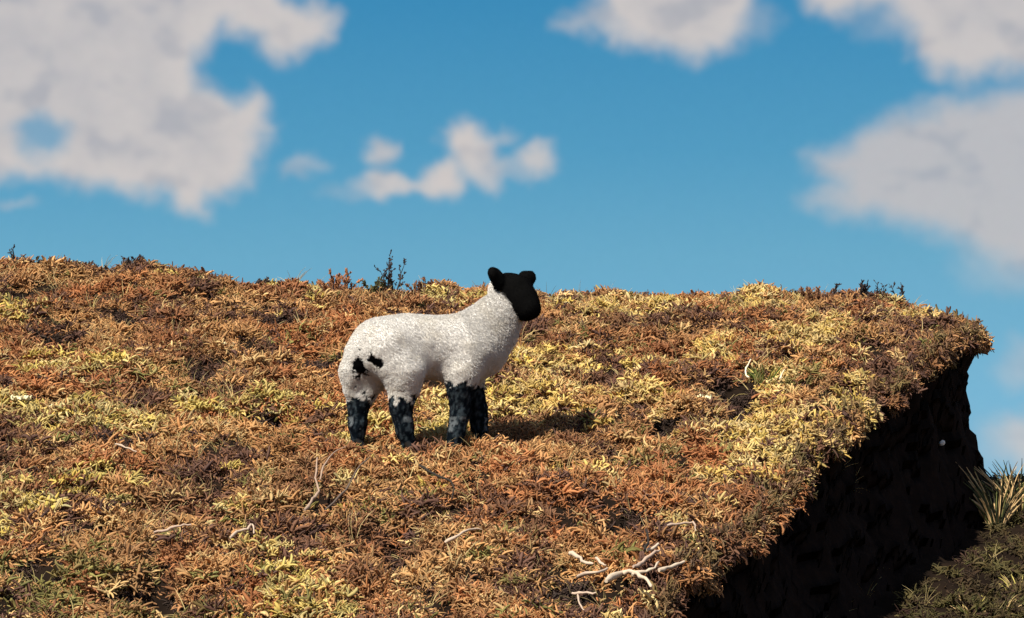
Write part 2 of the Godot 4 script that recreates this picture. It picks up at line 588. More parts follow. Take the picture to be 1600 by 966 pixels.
# ------------------------------------------------------------------ plants that nobody could count
func clump(count: int, spread: float, lo: float, hi: float, rad: float, curl: float, seed_: int, up_bias: float) -> ArrayMesh:
	var r := RandomNumberGenerator.new()
	r.seed = seed_
	var t := Tubes.new()
	for i in count:
		var a := r.randf() * TAU
		var q := sqrt(r.randf()) * spread
		var p := Vector3(cos(a) * q, -0.006, sin(a) * q)
		var dir := Vector3(cos(a) * q / spread, up_bias, sin(a) * q / spread) + Vector3(r.randf_range(-1, 1), r.randf_range(-0.5, 0.5), r.randf_range(-1, 1)) * 0.55
		dir = dir.normalized()
		var length := r.randf_range(lo, hi)
		var bend := Vector3(r.randf_range(-1, 1), r.randf_range(-0.8, 0.6), r.randf_range(-1, 1)) * curl
		var path := [p]
		var steps := 4
		for s in steps:
			p += dir * length / steps
			dir = (dir + bend / steps).normalized()
			path.append(p)
		var w := rad * (r.randf_range(0.6, 1.3) if r.randf() < 0.8 else r.randf_range(1.3, 2.1))
		var g := r.randf_range(0.62, 1.25)
		var warm := r.randf_range(-0.10, 0.10)
		t.tube(path, [w * 0.6, w * 0.95, w, w * 0.9, w * 0.55], 4, Color(g * (1.0 + warm), g, g * (1.0 - warm)), 0.75)
	return mesh_of(t)

func grass_clump(count: int, spread: float, lo: float, hi: float, rad: float, lean: float, seed_: int) -> ArrayMesh:
	var r := RandomNumberGenerator.new()
	r.seed = seed_
	var t := Tubes.new()
	for i in count:
		var a := r.randf() * TAU
		var q := sqrt(r.randf()) * spread
		var p := Vector3(cos(a) * q, -0.005, sin(a) * q)
		var dir := Vector3(cos(a) * lean, 1.0, sin(a) * lean) + Vector3(r.randf_range(-1, 1), 0, r.randf_range(-1, 1)) * lean
		dir = dir.normalized()
		var length := r.randf_range(lo, hi)
		var path := [p]
		for s in 4:
			p += dir * length / 4.0
			dir = (dir + Vector3(cos(a) * 0.2, -0.12, sin(a) * 0.2) * r.randf_range(0.4, 1.6)).normalized()
			path.append(p)
		var g := r.randf_range(0.7, 1.25)
		t.tube(path, [rad, rad, rad * 0.9, rad * 0.65, rad * 0.25], 3, Color(g, g, g * r.randf_range(0.85, 1.1)), 0.4)
	return mesh_of(t)

var weight := [0.0, 0.0, 0.0, 0.0]
func patch_weights(x: float, d: float) -> void:
	weight[0] = 0.0
	weight[1] = 0.0
	weight[2] = 0.0
	weight[3] = 0.0
	var jx := 0.10 * n_col2.get_noise_2d(x * 1.5, d * 1.5)
	var jd := 0.22 * n_col2.get_noise_2d(x * 1.5 + 50.0, d * 1.5)
	for o in patches:
		var u: float = (x + jx - o[0]) / o[2]
		if u < 2.2 and u > -2.2:
			var w: float = (d + jd - o[1]) / o[3]
			var q := u * u + w * w
			if q < 4.0:
				weight[o[4]] += o[5] * exp(-q * 0.8)

func hollow_here(x: float, d: float) -> float:
	var b := 0.0
	for o in hollows:
		var u: float = (x - o[0]) / o[2]
		if u < 2.0 and u > -2.0:
			var w: float = (d - o[1]) / o[3]
			b = maxf(b, exp(-(u * u + w * w) * 1.6))
	return b

func stand(x: float, d: float, lean: float, up: float) -> Transform3D:
	var e := 0.03
	var nrm := Vector3(-(ground(x + e, d) - ground(x - e, d)) / (2.0 * e), 1.0, (ground(x, d + e) - ground(x, d - e)) / (2.0 * e)).normalized()
	var y := (nrm * 0.6 + Vector3.UP * 0.6 + Vector3(rng.randf_range(-1, 1), 0, rng.randf_range(-1, 1)) * lean).normalized()
	var b := Basis(Quaternion(Vector3.UP, y)) * Basis(Vector3.UP, rng.randf() * TAU)
	return Transform3D(b, Vector3(x, ground(x, d) + up, -d))

func build_cover() -> void:
	var kinds := 8
	var heather: Array = []
	for k in kinds:
		heather.append(clump(34, 0.024, 0.012, 0.036, 0.0021, 3.8, 100 + k, 0.75))
	var mossy: Array = []
	for k in 3:
		mossy.append(clump(40, 0.025, 0.010, 0.024, 0.0020, 3.8, 200 + k, 0.6))
	var straw: Array = []
	for k in 3:
		straw.append(grass_clump(7, 0.015, 0.05, 0.10, 0.0013, 0.55, 300 + k))
	var hp: Array = []
	var hc: Array = []
	var mp: Array = []
	var mc: Array = []
	var sp: Array = []
	var sc: Array = []
	for k in kinds:
		hp.append([])
		hc.append(PackedColorArray())
	for k in 3:
		mp.append([])
		mc.append(PackedColorArray())
		sp.append([])
		sc.append(PackedColorArray())
	var rust := Color(0.385, 0.155, 0.064)
	var tan_ := Color(0.50, 0.28, 0.118)
	var brown := Color(0.20, 0.098, 0.053)
	var plum := Color(0.115, 0.062, 0.048)
	var yellow := Color(0.60, 0.43, 0.10)
	var pale := Color(0.62, 0.48, 0.23)
	var olive := Color(0.21, 0.19, 0.062)
	var step := 0.0195
	var d := 5.3
	while d < 11.6:
		var half := d * 0.2 + 0.55
		var x := -half
		while x < half:
			var px := x + rng.randf_range(-0.5, 0.5) * step
			var pd := d + rng.randf_range(-0.5, 0.5) * step
			x += step
			var s := cached(gs, px, pd)
			var nx := (cached(gs, px + 0.02, pd) - s) / 0.02
			var nd := (cached(gs, px, pd + 0.02) - s) / 0.02
			var t: Transform3D
			var scale_ := rng.randf_range(0.75, 1.35)
			var in_gully := s > -0.02
			if s > -0.10 and s < 0.06:
				# the fringe that hangs over the lip
				if rng.randf() < 0.05:
					continue
				var gy := bank_height(px - nx * (s + 0.13), pd - nd * (s + 0.13))
				var y := (Vector3(nx, 0.0, -nd) * smoothstep(-0.10, 0.03, s) * 1.3 + Vector3.UP + Vector3(rng.randf_range(-1, 1), 0, rng.randf_range(-1, 1)) * 0.5).normalized()
				t = Transform3D(Basis(Quaternion(Vector3.UP, y)) * Basis(Vector3.UP, rng.randf() * TAU), Vector3(px, gy - 0.01 - 0.025 * smoothstep(-0.02, 0.06, s), -pd))
				in_gully = false
			elif in_gully:
				if s < 0.16 or rng.randf() < 0.35 + 0.35 * smoothstep(0.5, 0.2, s) or pd > 11.3:
					continue
				t = stand(px, pd, 0.5, 0.0)
			else:
				t = stand(px, pd, 0.4, 0.0)
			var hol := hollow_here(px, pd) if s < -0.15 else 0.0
			if hol > 0.40 and rng.randf() < 0.42:
				continue
			# uneven plants: bushy cushions and thin places
			var bushy := n_fine.get_noise_2d(px * 0.9 + 5.0, pd * 0.9)
			t.origin.y += clampf(bushy, -0.4, 0.6) * 0.05
			scale_ *= 1.0 + 0.35 * bushy
			patch_weights(px, pd)
			var big := n_col.get_noise_2d(px, pd * 0.6)
			var mid := n_col2.get_noise_2d(px + 20.0, pd * 0.6)
			var c := brown.lerp(rust, clampf(0.5 + big * 1.5, 0.0, 1.0)).lerp(tan_, clampf(0.42 + mid * 1.3 + rng.randf_range(-0.25, 0.25), 0.0, 1.0))
			var roll := rng.randf()
			if roll < 0.10:
				c = pale.lerp(tan_, 0.5)
			elif roll < 0.16:
				c = plum
			elif roll < 0.19:
				c = olive
			var murk := n_col2.get_noise_2d(px * 0.8 + 90.0, pd * 0.45)
			if rng.randf() < smoothstep(0.10, 0.42, murk) * 0.8:
				c = plum.lerp(brown, rng.randf() * 0.8)
			var moss_here: float = weight[0] + clampf((n_col.get_noise_2d(px + 60.0, pd * 0.7 + 7.0) - 0.30) * 1.6, 0.0, 0.3)
			moss_here *= 0.72 if px < -0.1 else 0.92
			var moss := rng.randf() < moss_here * 0.8
			if rng.randf() < weight[1] * 0.75:
				c = olive.lerp(brown, rng.randf() * 0.5)
			if rng.randf() < weight[2] * 0.75:
				c = plum.lerp(brown, rng.randf() * 0.7)
			if rng.randf() < weight[3] * 0.6:
				c = rust.lerp(tan_, rng.randf() * 0.35)
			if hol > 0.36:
				c = Color(0.045, 0.032, 0.026).lerp(plum, rng.randf() * 0.6)  # near-black sprigs: shade under the overhanging heather, painted into the hollows
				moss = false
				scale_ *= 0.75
			if moss:
				c = yellow.lerp(pale, rng.randf()).lerp(tan_ if px > -0.1 else olive, rng.randf() * 0.4)
				scale_ *= 1.25
				t.origin.y += 0.016
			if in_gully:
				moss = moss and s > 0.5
				c = plum.lerp(olive, rng.randf() * 0.8) * 0.45 if s < 0.80 + 0.3 * mid else (yellow.lerp(olive, 0.45 + 0.5 * rng.randf()) if rng.randf() < 0.5 else brown)  # plants near the peat face darkened: the gully's shade put into their colour
			var g := rng.randf_range(0.65, 1.2)
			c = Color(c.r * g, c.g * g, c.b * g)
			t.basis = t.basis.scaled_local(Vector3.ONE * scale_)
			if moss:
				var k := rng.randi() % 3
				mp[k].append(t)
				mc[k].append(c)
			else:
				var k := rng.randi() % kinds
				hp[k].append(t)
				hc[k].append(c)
			var wants: float = 0.012 + 0.05 * clampf(moss_here, 0.0, 1.0) + (0.10 if in_gully and s > 0.6 else 0.0)
			if rng.randf() < wants:
				var k := rng.randi() % 3
				var ts := stand(px, pd, 0.6, 0.0)
				ts.basis = ts.basis.scaled_local(Vector3.ONE * rng.randf_range(0.7, 1.2))
				sp[k].append(ts)
				sc[k].append(pale.lerp(olive, rng.randf() * 0.6) if rng.randf() < 0.7 else pale)
		d += step
	# heather that hangs down over the peat
	for e in edge.size():
		if edge[e].y < 5.4 or edge[e].y > 11.4:
			continue
		for k in 9:
			var o := edge_n[e]
			var p := edge[e] + Vector2(o.y, -o.x) * rng.randf_range(-0.025, 0.025) + o * rng.randf_range(0.0, 0.05)
			var gy := bank_height(p.x - o.x * 0.16, p.y - o.y * 0.16)
			var y := (Vector3(o.x, 0, -o.y) * 1.0 + Vector3.UP * rng.randf_range(-0.7, 0.5) + Vector3(rng.randf_range(-1, 1), 0, rng.randf_range(-1, 1)) * 0.4).normalized()
			var c := plum.lerp(brown, rng.randf()).lerp(olive, rng.randf() * 0.5)
			hp[k % kinds].append(Transform3D((Basis(Quaternion(Vector3.UP, y)) * Basis(Vector3.UP, rng.randf() * TAU)).scaled_local(Vector3.ONE * rng.randf_range(0.7, 1.3)), Vector3(p.x, gy - rng.randf_range(0.0, 0.06), -p.y)))
			hc[k % kinds].append(c)
	var leaf := tinted(0.85, 0.12)
	var over := cover("heather_cover", "dense brown and rust coloured dry heather covering the bank", "heather")
	for k in kinds:
		copies("heather_sprigs", heather[k], leaf, hp[k], hc[k], over)
	over = cover("moss_cover", "yellow moss patches between the brown heather", "moss")
	for k in 3:
		copies("moss_shoots", mossy[k], leaf, mp[k], mc[k], over)
	over = cover("dry_grass_cover", "thin straw coloured grass scattered through the heather", "grass")
	for k in 3:
		copies("grass_blades", straw[k], leaf, sp[k], sc[k], over)

func cover(called: String, label: String, category: String) -> Node3D:
	var o := thing(called, Vector3.ZERO)
	tag(o, label, category, "", "stuff")
	return o

# ------------------------------------------------------------------ the lamb
# smooth union of tapered capsules on a grid, meshed as surface nets
func capsule(p: Vector3, a: Vector3, b: Vector3, ra: float, rb: float) -> float:
	var ab := b - a
	var t := clampf((p - a).dot(ab) / maxf(ab.length_squared(), 1e-9), 0.0, 1.0)
	return p.distance_to(a + ab * t) - lerpf(ra, rb, t)

func surface_net(bones: Array, cell: float, sharp: float, rough: float, v: PackedVector3Array, n: PackedVector3Array, ix: PackedInt32Array) -> void:
	var lo := Vector3.ONE * 1e9
	var hi := -Vector3.ONE * 1e9
	for b in bones:
		var r := Vector3.ONE * (maxf(b[2], b[3]) + 0.03)
		lo = lo.min((b[0] as Vector3) - r).min((b[1] as Vector3) - r)
		hi = hi.max((b[0] as Vector3) + r).max((b[1] as Vector3) + r)
	var nx := int((hi.x - lo.x) / cell) + 2
	var ny := int((hi.y - lo.y) / cell) + 2
	var nz := int((hi.z - lo.z) / cell) + 2
	var acc := PackedFloat32Array()
	acc.resize(nx * ny * nz)
	for b in bones:
		var r: float = maxf(b[2], b[3]) + 0.028
		var l := (((b[0] as Vector3).min(b[1]) - Vector3.ONE * r - lo) / cell).floor()
		var h := (((b[0] as Vector3).max(b[1]) + Vector3.ONE * r - lo) / cell).ceil()
		for k in range(maxi(int(l.z), 0), mini(int(h.z), nz - 1) + 1):
			for j in range(maxi(int(l.y), 0), mini(int(h.y), ny - 1) + 1):
				for i in range(maxi(int(l.x), 0), mini(int(h.x), nx - 1) + 1):
					var dd := capsule(lo + Vector3(i, j, k) * cell, b[0], b[1], b[2], b[3])
					if dd < 0.03:
						acc[(k * ny + j) * nx + i] += exp(-sharp * maxf(dd, -0.15))
	var f := PackedFloat32Array()
	f.resize(acc.size())
	for k in nz:
		for j in ny:
			for i in nx:
				var id := (k * ny + j) * nx + i
				var q := 0.04 if acc[id] <= 0.0 else minf(-log(acc[id]) / sharp, 0.04)
				if rough > 0.0 and q < 0.03 and q > -0.03:
					q += rough * n_any.get_noise_3d((lo.x + i * cell) * 32.0, (lo.y + j * cell) * 32.0, (lo.z + k * cell) * 32.0)
				f[id] = q
	var ids := PackedInt32Array()
	ids.resize(acc.size())
	ids.fill(-1)
	var corner := [0, 1, nx, nx + 1, nx * ny, nx * ny + 1, nx * ny + nx, nx * ny + nx + 1]
	var cpos := [Vector3(0, 0, 0), Vector3(1, 0, 0), Vector3(0, 1, 0), Vector3(1, 1, 0), Vector3(0, 0, 1), Vector3(1, 0, 1), Vector3(0, 1, 1), Vector3(1, 1, 1)]
	var pairs := [[0, 1], [2, 3], [4, 5], [6, 7], [0, 2], [1, 3], [4, 6], [5, 7], [0, 4], [1, 5], [2, 6], [3, 7]]
	for k in nz - 1:
		for j in ny - 1:
			for i in nx - 1:
				var id := (k * ny + j) * nx + i
				var f0 := f[id]
				if absf(f0) > cell * 2.5:
					continue
				var neg := 0
				for c in 8:
					if f[id + corner[c]] < 0.0:
						neg += 1
				if neg == 0 or neg == 8:
					continue
				var sum := Vector3.ZERO
				var cnt := 0
				for pr in pairs:
					var a: float = f[id + corner[pr[0]]]
					var b: float = f[id + corner[pr[1]]]
					if (a < 0.0) != (b < 0.0):
						sum += (cpos[pr[0]] as Vector3).lerp(cpos[pr[1]], a / (a - b))
						cnt += 1
				ids[id] = v.size()
				v.append(lo + (Vector3(i, j, k) + sum / cnt) * cell)
				var g := Vector3(
					f[id + 1] - f[id] + f[id + nx + 1] - f[id + nx] + f[id + corner[5]] - f[id + corner[4]] + f[id + corner[7]] - f[id + corner[6]],
					f[id + nx] - f[id] + f[id + nx + 1] - f[id + 1] + f[id + corner[6]] - f[id + corner[4]] + f[id + corner[7]] - f[id + corner[5]],
					f[id + corner[4]] - f[id] + f[id + corner[5]] - f[id + 1] + f[id + corner[6]] - f[id + nx] + f[id + corner[7]] - f[id + nx + 1])
				n.append(g.normalized())
	var off := [1, nx, nx * ny]
	for k in range(1, nz - 1):
		for j in range(1, ny - 1):
			for i in range(1, nx - 1):
				var id := (k * ny + j) * nx + i
				if absf(f[id]) > cell * 2.5:
					continue
				for ax in 3:
					var a := f[id]
					var b: float = f[id + off[ax]]
					if (a < 0.0) == (b < 0.0):
						continue
					var u: int = off[(ax + 1) % 3]
					var w: int = off[(ax + 2) % 3]
					var q := [ids[id], ids[id - u], ids[id - u - w], ids[id - w]]
					if q[0] < 0 or q[1] < 0 or q[2] < 0 or q[3] < 0:
						continue
					if a < 0.0:
						ix.append_array([q[0], q[2], q[1], q[0], q[3], q[2]])
					else:
						ix.append_array([q[0], q[1], q[2], q[0], q[2], q[3]])

const LAMB_TURN := 21.0
var head_at := Transform3D()

func hx(f: float, u: float, s: float) -> Vector3:
	return head_at * Vector3(f, u, s)

func coat(p: Vector3, in_head: bool) -> Color:
	var wool := Color(0.80, 0.782, 0.755)
	var black := Color(0.004, 0.004, 0.005)
	var nz := n_any.get_noise_3dv(p * 26.0)
	var nf := n_any.get_noise_3dv(p * 70.0 + Vector3(3, 1, 8))
	if in_head:
		var l := head_at.affine_inverse() * p
		# the black of the face ends behind the ears and under the jaw
		var back := -0.072 + clampf(0.03 - l.y, 0.0, 0.1) * 0.75 + nz * 0.010 + nf * 0.008
		return black if l.x > back or (l.y > 0.0 and absf(l.z) > 0.046) else wool
	var top := 0.160
	if p.x > 0.02:
		top = 0.210
	var lift := nz * 0.035 + nf * 0.02
	if p.y < top + lift and absf(p.y) < 0.24 and not (p.x < -0.185 and p.y > 0.165 and p.z > -0.05):
		var mix := smoothstep(0.02, 0.30, n_any.get_noise_3dv(Vector3(p.x * 80.0, p.y * 38.0, p.z * 80.0) + Vector3(20, 0, 0)) + 0.05)
		var c := Color(0.007, 0.008, 0.012).lerp(Color(0.06, 0.082, 0.10), mix * 0.7)
		if p.y > 0.06 and p.y < 0.105 and n_any.get_noise_3dv(p * 22.0 + Vector3(0, 9, 4)) > 0.30:
			c = Color(0.13, 0.15, 0.165)
		return c
	# black flecks beside the tail and on the thighs
	var s1 := Vector3((p.x + 0.204) / 0.032, (p.y - 0.255) / 0.042, (p.z - 0.020 - (p.y - 0.255) * 0.3) / 0.015).length() + nz * 0.7 + nf * 0.5
	var s2 := Vector3((p.x + 0.180) / 0.035, (p.y - 0.272 + (p.z - 0.085) * 0.6) / 0.024, (p.z - 0.085) / 0.030).length() + nz * 0.7 + nf * 0.5
	if minf(s1, s2) < 1.0:
		return black
	if n_any.get_noise_3dv(p * 48.0 + Vector3(7, 7, 7)) > 0.50 and p.x < -0.03 and p.y < 0.26:
		return Color(0.03, 0.03, 0.03)
	var dirt := smoothstep(0.0, 0.5, n_any.get_noise_3dv(p * 9.0 + Vector3(1, 5, 2)))
	return wool.lerp(Color(0.72, 0.68, 0.61), dirt * 0.45) * (1.0 + 0.06 * nf)

func build_lamb() -> void:
	var foot := Vector2(-0.285, 8.03)
	var base_y := ground(foot.x, foot.y) + 0.012
	var root := thing("lamb", Vector3(foot.x, base_y, -foot.y))
	root.rotation_degrees.y = LAMB_TURN
	tag(root, "white woolly lamb with black face and dark legs standing on the heather", "lamb")
	# [a, b, radius at a, radius at b]
	var bones: Array = []
	var chain := func(pts: Array) -> void:
		for i in pts.size() - 1:
			var a: Vector3 = pts[i][0]
			var b: Vector3 = pts[i + 1][0]
			bones.append([a, b, pts[i][1], pts[i + 1][1]])
	var drop := func(p: Vector3) -> float:
		var w := root.transform * p
		return ground(w.x, -w.z) - base_y + 0.008
	chain.call([[Vector3(-0.124, 0.322, 0), 0.092], [Vector3(-0.046, 0.330, 0), 0.088], [Vector3(0.05, 0.326, 0), 0.087], [Vector3(0.148, 0.330, 0), 0.090]])
	chain.call([[Vector3(-0.046, 0.316, 0), 0.078], [Vector3(0.10, 0.314, 0), 0.082], [Vector3(0.200, 0.326, 0), 0.078]])
	chain.call([[Vector3(0.15, 0.350, 0), 0.078], [Vector3(0.225, 0.400, 0.004), 0.068], [Vector3(0.268, 0.448, 0.012), 0.053], [Vector3(0.285, 0.492, 0.016), 0.041]])
	chain.call([[Vector3(0.200, 0.315, 0), 0.072], [Vector3(0.258, 0.378, 0), 0.054], [Vector3(0.285, 0.428, 0.01), 0.042]])
	var legs := [
		[[Vector3(-0.124, 0.31, 0.045), 0.080], [Vector3(-0.083, 0.245, 0.066), 0.062], [Vector3(-0.079, 0.185, 0.064), 0.037], [Vector3(-0.088, 0.135, 0.060), 0.028], [Vector3(-0.075, 0.075, 0.060), 0.022], [Vector3(-0.064, 0.030, 0.060), 0.021]],
		[[Vector3(-0.138, 0.305, -0.045), 0.078], [Vector3(-0.152, 0.245, -0.062), 0.058], [Vector3(-0.170, 0.190, -0.060), 0.036], [Vector3(-0.188, 0.145, -0.058), 0.027], [Vector3(-0.191, 0.08, -0.056), 0.022], [Vector3(-0.191, 0.030, -0.056), 0.020]],
		[[Vector3(0.145, 0.31, 0.050), 0.070], [Vector3(0.112, 0.245, 0.060), 0.050], [Vector3(0.108, 0.19, 0.058), 0.032], [Vector3(0.112, 0.125, 0.052), 0.025], [Vector3(0.100, 0.07, 0.050), 0.0205], [Vector3(0.092, 0.030, 0.050), 0.022]],
		[[Vector3(0.155, 0.31, -0.050), 0.070], [Vector3(0.168, 0.245, -0.058), 0.050], [Vector3(0.188, 0.19, -0.054), 0.031], [Vector3(0.208, 0.125, -0.050), 0.0245], [Vector3(0.212, 0.07, -0.048), 0.020], [Vector3(0.220, 0.030, -0.048), 0.021]]]
	var feet: Array = []
	for l in legs:
		var last: Vector3 = l[5][0]
		var dy: float = drop.call(last)
		for k in range(2, 6):
			l[k][0] += Vector3(0, dy * [0, 0, 0.25, 0.55, 0.9, 1.0][k], 0)
		feet.append(Vector3(last.x, dy, last.z))
		chain.call(l)
	# tail
	chain.call([[Vector3(-0.166, 0.345, -0.004), 0.038], [Vector3(-0.198, 0.300, -0.018), 0.034], [Vector3(-0.218, 0.245, -0.032), 0.031], [Vector3(-0.222, 0.190, -0.040), 0.019]])
	var v := PackedVector3Array()
	var n := PackedVector3Array()
	var ix := PackedInt32Array()
	surface_net(bones, 0.0075, 85.0, 0.0035, v, n, ix)
	var body_count := v.size()
	# head: turned towards the camera, nose down
	var turn := Basis(Vector3.UP, deg_to_rad(-41.0 - LAMB_TURN)) * Basis(Vector3(0, 0, 1), deg_to_rad(-36.0))
	head_at = Transform3D(turn, Vector3(0.302, 0.508, 0.020))
	var hb: Array = []
	var add := func(pts: Array) -> void:
		for i in pts.size() - 1:
			hb.append([hx(pts[i][0], pts[i][1], pts[i][2]), hx(pts[i + 1][0], pts[i + 1][1], pts[i + 1][2]), pts[i][3], pts[i + 1][3]])
	add.call([[-0.022, -0.008, 0, 0.050], [0.010, 0.0, 0, 0.054], [0.052, -0.002, 0, 0.044], [0.086, -0.006, 0, 0.034]])
	add.call([[0.005, -0.032, 0, 0.042], [0.050, -0.034, 0, 0.034], [0.084, -0.026, 0, 0.026]])
	for s in [-1.0, 1.0]:
		add.call([[0.078, -0.002, 0.013 * s, 0.022], [0.096, -0.010, 0.013 * s, 0.019]])
		add.call([[0.020, 0.012, 0.028 * s, 0.022], [0.045, 0.008, 0.030 * s, 0.016]])       # brow
		add.call([[0.02, -0.026, 0.026 * s, 0.026], [0.05, -0.026, 0.020 * s, 0.022]])       # cheek
		# ear: three thin ribs side by side make a flat cupped leaf
		add.call([[-0.020, 0.014, 0.042 * s, 0.014], [-0.030, 0.026, 0.070 * s, 0.013], [-0.034, 0.038, 0.096 * s, 0.010]])
		add.call([[-0.020, 0.010, 0.042 * s, 0.012], [-0.016, 0.016, 0.070 * s, 0.011], [-0.026, 0.032, 0.094 * s, 0.008]])
		add.call([[-0.024, 0.016, 0.042 * s, 0.010], [-0.044, 0.034, 0.070 * s, 0.010], [-0.042, 0.044, 0.092 * s, 0.008]])
	# nape inside the wool
	hb.append([hx(-0.03, -0.02, 0), Vector3(0.270, 0.445, 0.012), 0.047, 0.049])
	var hv := PackedVector3Array()
	var hn := PackedVector3Array()
	var hi := PackedInt32Array()
	surface_net(hb, 0.0042, 150.0, 0.0008, hv, hn, hi)
	for i in hi.size():
		hi[i] += body_count
	v.append_array(hv)
	n.append_array(hn)
	ix.append_array(hi)
	var c := PackedColorArray()
	for i in v.size():
		c.append(coat(v[i], i >= body_count))
	var hair := tinted(1.0, 0.3)
	hair.metallic_specular = 0.06
	mesh_node("body", arrays_mesh(v, n, c, ix), hair, root)
	# fleece: short curled locks all over
	var lock := Tubes.new()
	var lr := RandomNumberGenerator.new()
	lr.seed = 77
	for k in 4:
		var a := TAU * k / 4.0 + lr.randf()
		var dir := Vector3(cos(a) * 0.5, 0.75, sin(a) * 0.5 ).normalized()
		var p := Vector3(cos(a), 0, sin(a)) * 0.0025 - Vector3(0, 0.003, 0)
		var path := [p]
		for s in 3:
			p += dir * 0.0042
			dir = (dir + Vector3(lr.randf_range(-1, 1) + 0.4, -0.25, lr.randf_range(-1, 1)) * 0.5).normalized()
			path.append(p)
		lock.tube(path, [0.0010, 0.0010, 0.0008, 0.0004], 3, Color(1, 1, 1).darkened(lr.randf() * 0.12))
	var lm := mesh_of(lock)
	var places: Array = []
	var cols := PackedColorArray()
	var r := RandomNumberGenerator.new()
	r.seed = 99
	for t in range(0, ix.size(), 3):
		var a := v[ix[t]]
		var b := v[ix[t + 1]]
		var q := v[ix[t + 2]]
		var area := (b - a).cross(q - a).length() * 0.5
		var head := ix[t] >= body_count
		var want := area * (170000.0 if not head else 110000.0)
		while want > 0.0:
			if r.randf() > want:
				break
			want -= 1.0
			var u := r.randf()
			var w := r.randf()
			if u + w > 1.0:
				u = 1.0 - u
				w = 1.0 - w
			var p := a + (b - a) * u + (q - a) * w
			var nn := n[ix[t]]
			var col := coat(p, head)
			var dark := col.g < 0.3
			if head and not dark and (head_at.affine_inverse() * p).x < -0.075:
				continue
			var size := r.randf_range(0.22, 0.52)
			if dark:
				size *= 0.5 if head else 0.6
			if p.x > 0.12 and not dark:
				size *= 1.35
			var flow := (Vector3(-0.5, -0.9, 0) if p.y > 0.2 else Vector3(0, -1, 0)) - nn * nn.dot(Vector3(-0.5, -0.9, 0))
			var up := (nn * 0.6 + flow * 1.1 + Vector3(r.randf_range(-1, 1), r.randf_range(-1, 1), r.randf_range(-1, 1)) * 0.35).normalized()
			places.append(Transform3D((Basis(Quaternion(Vector3.UP, up)) * Basis(Vector3.UP, r.randf() * TAU)).scaled_local(Vector3.ONE * size), p))
			var g := r.randf_range(0.92, 1.06)
			cols.append(Color(col.r * g, col.g * g, col.b * g))
	copies("fleece", lm, hair, places, cols, root)
	# eyes and hooves
	var gloss := StandardMaterial3D.new()
	gloss.albedo_color = Color(0.10, 0.07, 0.04)
	gloss.roughness = 0.12
	var ball := SphereMesh.new()
	ball.radius = 0.0085
	ball.height = 0.017
	ball.radial_segments = 16
	ball.rings = 8
	for s in [-1.0, 1.0]:
		mesh_node("eye", ball, gloss, root).position = hx(0.040, 0.010, 0.0445 * s)
	var horn := StandardMaterial3D.new()
	horn.albedo_color = Color(0.10, 0.095, 0.09)
	horn.roughness = 0.5
	for f in feet:
		var st := Tubes.new()
		for s in [-1.0, 1.0]:
			st.tube([Vector3(-0.006, 0.034, 0.010 * s), Vector3(0.0, 0.022, 0.011 * s), Vector3(0.008, 0.008, 0.012 * s), Vector3(0.012, 0.0, 0.012 * s)], [0.012, 0.014, 0.015, 0.015], 8, Color.WHITE)
		mesh_node("hoof", mesh_of(st), horn, root).position = f

# ------------------------------------------------------------------ plants on the skyline
func shrub(called: String, where: Vector3, high: float, wide: float, stems: int, leafy: float, bark: Color, leaf: Color, seed_: int, label: String, category: String, group := "") -> void:
	var r := RandomNumberGenerator.new()
	r.seed = seed_
	var root := thing(called, where)
	tag(root, label, category, group)
	var wood := Tubes.new()
	var leaves := Tubes.new()
	for k in stems:
		var a := TAU * (k + r.randf()) / stems
		var lean := r.randf_range(0.1, 0.9) * wide / high
		var dir := Vector3(cos(a) * lean, 1.0, sin(a) * lean).normalized()
		var p := Vector3(cos(a), 0, sin(a)) * 0.008 - Vector3(0, 0.02, 0)
		var path := [p]
		var length := (high + 0.02) * r.randf_range(0.65, 1.0)
		for s in 5:
			p += dir * length / 5.0
			dir = (dir + Vector3(r.randf_range(-1, 1), r.randf_range(-0.1, 0.4), r.randf_range(-1, 1)) * 0.28).normalized()
			path.append(p)
			if s > 0:
				for tw in 2:
					var td := (dir + Vector3(r.randf_range(-1, 1), r.randf_range(-0.2, 0.8), r.randf_range(-1, 1)) * 0.9).normalized()
					var tl := high * r.randf_range(0.10, 0.26)
					wood.tube([p, p + td * tl * 0.5, p + td * tl], [0.0013, 0.0011, 0.0007], 3, bark)
					for l in int(leafy * r.randf_range(0.3, 1.3)):
						var lp: Vector3 = p + td * tl * r.randf_range(0.2, 1.05)
						var ld := (td + Vector3(r.randf_range(-1, 1), r.randf_range(-1, 1), r.randf_range(-1, 1)) * 0.9).normalized()
						var ll := r.randf_range(0.006, 0.014)
						var g := r.randf_range(0.7, 1.25)
						leaves.tube([lp, lp + ld * ll * 0.5, lp + ld * ll], [0.0012, 0.0026, 0.001], 4, Color(leaf.r * g, leaf.g * g, leaf.b * g), 0.6)
		wood.tube(path, [0.0034, 0.0032, 0.0029, 0.0025, 0.002, 0.0013], 4, bark)
	mesh_node("stems", mesh_of(wood), tinted(0.9), root)
	if leaves.v.size():
		mesh_node("foliage", mesh_of(leaves), tinted(0.85, 0.12), root)

